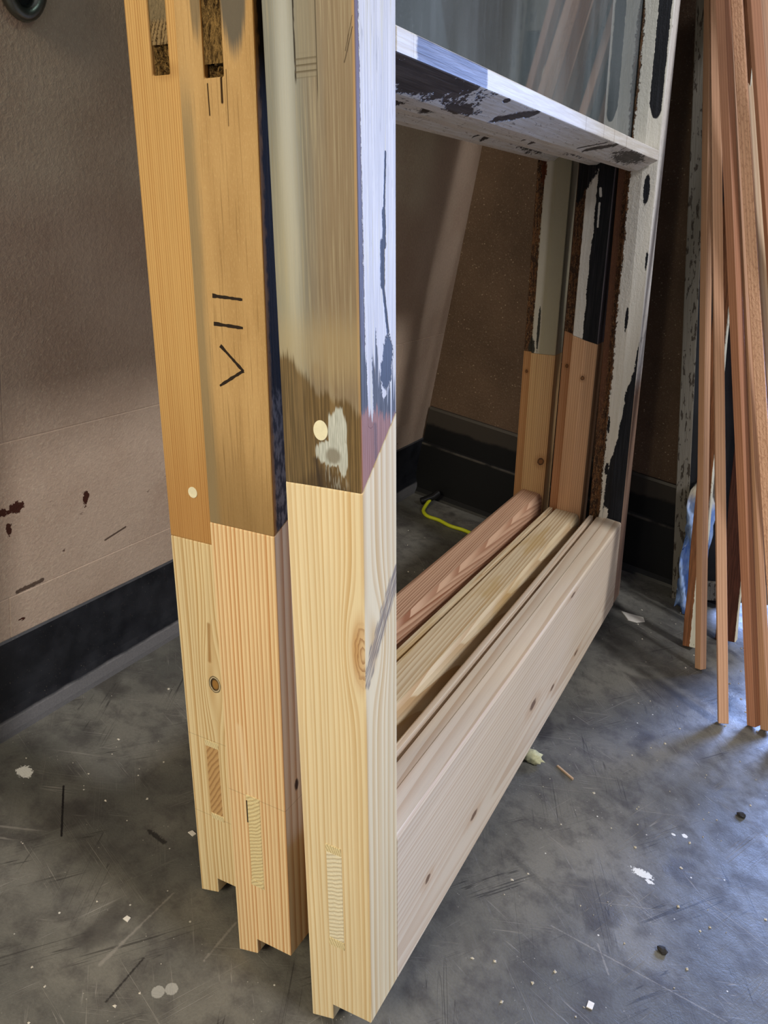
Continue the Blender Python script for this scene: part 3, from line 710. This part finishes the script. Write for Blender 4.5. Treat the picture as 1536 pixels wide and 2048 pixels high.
STK = [
 ((.1681, .6413), (-.348, .2395, 1), .871, .0098, .0098, -.75, 0, 'slim cedar bead beside the old sash, its foot farthest back of all the beads'),
 ((.2065, .5402), (-.3876, .3306, 1), .937, .0108, .0105, .12, 1, 'slim pinkish bead standing apart in front, foot on the blue lit floor'),
 ((.2388, .5627), (-.4081, .1942, 1), 1.479, .0105, .0105, -.6, 2, 'reddish bead, first of the tight cluster after the one standing apart'),
 ((.2529, .5657), (-.4242, .2537, 1), 1.121, .0100, .0100, -.6, 0, 'brown bead wedged between the first reddish bead and the rough sawn one'),
 ((.2700, .5502), (-.4331, .2255, 1), 1.329, .0110, .0105, -.1, 3, 'rough sawn pinkish bead with torn fibres on its face'),
 ((.2817, .5619), (-.4458, .3381, 1), .852, .0115, .0110, .30, 4, 'pale rounded bead next to the rough sawn one'),
 ((.2956, .5838), (-.4422, .1448, 1), 1.80, .0105, .0105, .35, 2, 'reddish bead with a bright lit arris next to the pale rounded one'),
 ((.3088, .5947), (-.451, .2261, 1), 1.129, .0125, .0110, .30, 1, 'wide pale bead, outermost of the cluster'),
]
for b, d, zt, sx, sy, rot, mi, lab in STK: stick(b, d, zt*Vector(d).length*.985, sx, sy, rot, M_st[mi], lab, mi == 4)

# ------------------------------------------------------------------ old painted joinery behind them
def mat_flaky(name, side, seed, base=(120, 84, 58), paint=(206, 202, 186), thr=.5):
    m = Mat(name); u, v, w = m.coords()
    st = m.noise(u*.5, v*.5, w*.03, 4, .65); rg = m.noise(u*.3, v*.3, w*.12+seed, 4, .7)
    wood = m.mix(m.ss(st, .35, .7), tuple(x*.55 for x in lin(base)), lin(base))
    p = m.ss(rg + side(m, u, v, w), thr, thr+.03)
    m.bump(p*1.2+st, .001, .7)
    return m.done(m.mix(p, wood, mulc(m, m.mix(0., lin(paint), lin(paint)), .8+st*.4)), .65, .25)
M_oldframe = mat_flaky('grey_flaking_paint', lambda m, u, v, w: m.ss(m.noise(u*.3, v*.3, w*.05, 2), .3, .6)*.32, 1.0, (74, 66, 58), (116, 112, 104), .56)
def mat_darkpane():
    m = Mat('dark_old_pane'); x, y, z = m.coords(); n = m.noise(x*.03, y*.03, z*.03, 3)
    return m.done(m.mix(n, lin((20, 22, 28)), lin((40, 42, 48))), .12, .5)
e = bpy.data.objects.new('sash_window', None); C.objects.link(e); e.location = (.113, .8215, 0); e.rotation_euler = (-.045, -.272, .12)
tag(e, 'grey flaking unrepaired old sash with dark glass, leaning behind the timber beads', 'window sash', None, 'thing')
bm = bmesh.new(); box(bm, (-.010, -.008, .002), (.008, .012, .80)); link('stile', bm, M_oldframe, e, .001)
bm = bmesh.new(); box(bm, (.0081, -.004, .002), (.150, .010, .030)); link('bottom_rail', bm, M_oldframe, e, .001)
bm = bmesh.new(); box(bm, (.0081, -.004, .760), (.150, .010, .80)); link('top_rail', bm, M_oldframe, e, .001)
bm = bmesh.new(); box(bm, (.1501, -.008, .002), (.166, .010, .80)); link('stile', bm, M_oldframe, e, .001)
bm = bmesh.new(); box(bm, (.0081, .003, .0301), (.150, .006, .7599)); link('glass_pane', bm, mat_darkpane(), e)
# two loose old stiles with white flakes
def old_board(bot, dirv, L, sx, sy, rot, mat, label):
    q = lean_frame(dirv, rot)
    bm = bmesh.new(); k = 24
    rings = []
    for i in range(k+1):
        j = lambda: random.uniform(-.0008, .0008)
        rings.append([bm.verts.new((x*sx/2+j(), y*sy/2+j(), L*i/k)) for x, y in ((-1, -1), (1, -1), (1, 1), (-1, 1))])
    bm.faces.new(rings[0]); bm.faces.new(rings[-1])
    for r0, r1 in zip(rings, rings[1:]):
        for i in range(4): bm.faces.new((r0[i], r0[(i+1) % 4], r1[(i+1) % 4], r1[i]))
    o = link('old_stile', bm, mat, None, .0006, 1); o.rotation_mode = 'QUATERNION'; o.rotation_quaternion = q
    o.location = (bot[0], bot[1], -min((q @ Vector((x*sx/2, y*sy/2, 0))).z for x in (-1, 1) for y in (-1, 1))+.0008)
    return tag(o, label, 'timber piece', 'old stripped stiles behind the beads')
M_flk1 = mat_flaky('brown_white_flake', lambda m, u, v, w: m.ss(u, -1., 1.5)*m.ss(w, 110, 85)*.4-.12+m.ss(u, 7.0, 8.2)*.4, 3.0, (140, 92, 60), (214, 214, 200), .62)
M_flk2 = mat_flaky('red_brown_white_edge', lambda m, u, v, w: m.ss(u, 10.5, 11.8)*.6-.3, 6.0, (92, 52, 38), (222, 214, 190), .55)
old_board((.1478, .686), (-.2546, .150, 1), .95, .018, .014, -.1, M_flk1, 'brown old stile with a long white paint flake at its foot')
old_board((.1883, .7412), (-.2531, .100, 1), .95, .026, .012, -.1, M_flk2, 'dark red-brown old stile with a ragged white edge, behind the middle bead')
# unidentified blue and white patch, modelled as a crumpled upright sheet
def mat_patch():
    m = Mat('blue_white_crumple'); x, y, z = m.coords(); n = m.noise(x*.03, y*.03, z*.03, 3, .6)
    col = m.mix(m.ss(z+(n-.5)*30, 165, 150), lin((232, 230, 222)), m.mix(m.ss(n, .35, .65), lin((104, 142, 220)), lin((160, 190, 242))))
    m.bump(n, .003, .6); return m.done(col, .3, .5)
bm = bmesh.new(); nx, nz = 10, 18; g = []
bm_rng = random.Random(3)
for side in (0, 1):
    g.append([[bm.verts.new((.112+.034*i/nx - .036*(k/nz) + bm_rng.uniform(-.002, .002), .784+.012*math.sin(i*1.1+k*.7)+.004*side+.022*k/nz+bm_rng.uniform(-.002, .002), .002+.205*k/nz*(1-.25*abs(i/nx-.75)))) for k in range(nz+1)] for i in range(nx+1)])
for side in (0, 1):
    for i in range(nx):
        for k in range(nz): bm.faces.new((g[side][i][k], g[side][i+1][k], g[side][i+1][k+1], g[side][i][k+1]))
for i in range(nx):
    bm.faces.new((g[0][i][0], g[0][i+1][0], g[1][i+1][0], g[1][i][0])); bm.faces.new((g[0][i][nz], g[0][i+1][nz], g[1][i+1][nz], g[1][i][nz]))
for k in range(nz):
    bm.faces.new((g[0][0][k], g[0][0][k+1], g[1][0][k+1], g[1][0][k])); bm.faces.new((g[0][nx][k], g[0][nx][k+1], g[1][nx][k+1], g[1][nx][k]))
tag(link('blue_white_patch', bm, mat_patch(), None, smooth=True), 'crumpled blue and white patch, not identified, beside the old grey sash', 'sheet')

# ------------------------------------------------------------------ small things on floor and wall
M_cord = plain('yellow_green_cord', (196, 204, 40), .45); M_blackp = plain('black_plastic', (22, 22, 24), .4)
e = bpy.data.objects.new('power_cord', None); C.objects.link(e); e.location = (-.305, .815, 0)
tag(e, 'yellow cord with a black end lying on the floor by the back wall', 'cord')
pts = [(.000, 0.006, .011), (.001, -.014, .005), (.007, -.033, .0034), (.020, -.043, .003), (.040, -.042, .003), (.062, -.047, .003), (.088, -.044, .003), (.115, -.052, .003), (.145, -.07, .003)]
def smooth_path(p, n=5):
    out = []
    for i in range(len(p)-1):
        a, b, c, d = [Vector(p[max(0, min(len(p)-1, i+k))]) for k in (-1, 0, 1, 2)]
        for j in range(n):
            t = j/n; out.append(.5*((2*b)+(c-a)*t+(2*a-5*b+4*c-d)*t*t+(3*b-a-3*c+d)*t**3))
    return out+[Vector(p[-1])]
bm = bmesh.new(); tube(bm, smooth_path(pts), .003); link('cable', bm, M_cord, e, smooth=True)
bm = bmesh.new(); tube(bm, [(-.012, -.006, .0066), (-.009, -.003, .008), (.001, .010, .014), (.005, .018, .020), (.006, .020, .021)], .0062, 10); link('connector', bm, M_blackp, e, .001)

def flake(name, x, y, pts_, th, mat, label, cat, tilt=(0, 0), group=None):
    bm = bmesh.new(); z0 = .0002
    a = [bm.verts.new((p[0]*.001, p[1]*.001, z0+(p[2] if len(p) > 2 else 0)*.001)) for p in pts_]; b = [bm.verts.new((p[0]*.001*.97, p[1]*.001*.97, z0+((p[2] if len(p) > 2 else 0)+th)*.001)) for p in pts_]
    bm.faces.new(a); bm.faces.new(b)
    for i in range(len(a)): bm.faces.new((a[i], a[(i+1) % len(a)], b[(i+1) % len(a)], b[i]))
    o = link(name, bm, mat); o.location = (x, y, 0); return tag(o, label, cat, group)
M_chipw = plain('paint_chip_white', (224, 220, 212), .6); M_putty = plain('old_putty', (206, 204, 166), .8, nz=.35, sc=.4); M_splin = plain('splinter_wood', (186, 158, 130), .7); M_crumb = plain('dark_crumb', (44, 42, 42), .8)
flake('paint_flake', .067, .708, [(-17, 4), (-4, -13), (8, -10), (17, 1), (13, 11), (2, 8)], 1.2, M_chipw, 'large curled white paint flake on the floor beyond the far end of the front sash', 'paint flake')
bm = bmesh.new(); bmesh.ops.create_icosphere(bm, subdivisions=3, radius=.009)
for v in bm.verts:
    k = 1+.28*math.sin(v.co.x*900+v.co.y*500)*math.cos(v.co.z*700+v.co.y*650); v.co = Vector((v.co.x*1.45*k, v.co.y*.75*k, max(-.0055, v.co.z*.75*k)+.0056))
o = link('putty_lump', bm, M_putty, smooth=True); o.location = (.040, .335, 0); tag(o, 'pale greenish lump of old putty half under the front bottom rail', 'putty')
flake('wood_splinter', .0765, .340, [(-10, 4), (-9, 5.6), (10, -2.5), (9.5, -4.6)], 1.6, M_splin, 'thin tan wood splinter on the floor right of the putty lump', 'splinter')
flake('paint_flake', .161, .1185, [(-2.2, -3), (2.2, -2.6), (2.4, 3.2), (-2, 2.8)], .6, M_chipw, 'small white square chip near the bottom edge, right of the front sash', 'paint flake')
flake('paint_flake', -.161, .065, [(-3.2, -1.4), (2.5, -2.2), (3.2, 1.3), (-1.6, 2.2)], .7, M_chipw, 'small white chip on the floor just left of the rear stile foot', 'paint flake')
flake('paint_flake', -.147, -.020, [(-2.2, -1.8), (2.4, -1.8), (1.8, 2.0), (-1.6, 1.6)], .7, M_chipw, 'small cream chip on open floor left of the middle stile foot', 'paint flake')
for x, y, lab in ((.199, .196, 'dark crumb on the floor at lower right'), (.240, .398, 'dark crumb on the blue lit floor near the right edge'), (.0, 0, None)):
    if lab is None: continue
    bm = bmesh.new(); bmesh.ops.create_icosphere(bm, subdivisions=2, radius=.0036)
    for v in bm.verts: v.co = Vector((v.co.x*random.uniform(.7, 1.4), v.co.y*random.uniform(.6, 1.2), max(-.0015, v.co.z*random.uniform(.5, .9))+.0016))
    o = link('dirt_crumb', bm, M_crumb); o.location = (x, y, 0); tag(o, lab, 'crumb')
# countless grit
bm = bmesh.new(); rg = random.Random(11)
for _ in range(420):
    x, y = rg.uniform(-.34, .45), rg.uniform(-.15, .8)
    if -.20 < x < .06 and y > -.02: continue
    r = rg.choice((.0005, .0007, .0009, .0014)); a = rg.uniform(0, 6.28)
    p = [bm.verts.new((x+r*rg.uniform(.6, 1.5)*math.cos(a+k*1.57), y+r*rg.uniform(.6, 1.5)*math.sin(a+k*1.57), .0002)) for k in range(4)]; t = bm.verts.new((x, y, .0002+r*rg.uniform(.5, 1.2)))
    bm.faces.new(p)
    for k in range(4): bm.faces.new((p[k], p[(k+1) % 4], t))
o = link('grit', bm, plain('grit_pale', (196, 190, 178), .8)); tag(o, 'pale grit and dust crumbs scattered over the concrete floor', 'grit', kind='stuff')
# oval metal ring on the wall, top left
M_metal = plain('dull_metal', (120, 122, 116), .35, 1.0); c = lw(.0, .085, .582)
e = bpy.data.objects.new('wall_ring', None); C.objects.link(e); e.location = c; e.rotation_euler = (0, 0, -LA)
tag(e, 'oval metal ring round a dark hole high on the left wall', 'wall fitting')
bm = bmesh.new(); n = 32; K = 10; rr = []
for i in range(n):
    t = i*2*math.pi/n; cc = Vector((.004, .0135*math.cos(t), .020*math.sin(t))); out = Vector((0, math.cos(t)/.0135, math.sin(t)/.020)).normalized()
    rr.append([bm.verts.new(cc+out*(.0045*math.cos(k*2*math.pi/K))+Vector((.0045*math.sin(k*2*math.pi/K), 0, 0))) for k in range(K)])
for i in range(n):
    for k in range(K): bm.faces.new((rr[i][k], rr[(i+1) % n][k], rr[(i+1) % n][(k+1) % K], rr[i][(k+1) % K]))
link('ring', bm, M_metal, e, smooth=True)
bm = bmesh.new(); a = [bm.verts.new((.0008, .0125*math.cos(i*2*math.pi/n), .019*math.sin(i*2*math.pi/n))) for i in range(n)]; b = [bm.verts.new((.0022, .0125*math.cos(i*2*math.pi/n), .019*math.sin(i*2*math.pi/n))) for i in range(n)]
bm.faces.new(a); bm.faces.new(b)
for i in range(n): bm.faces.new((a[i], a[(i+1) % n], b[(i+1) % n], b[i]))
link('dark_hole', bm, M_blackp, e)
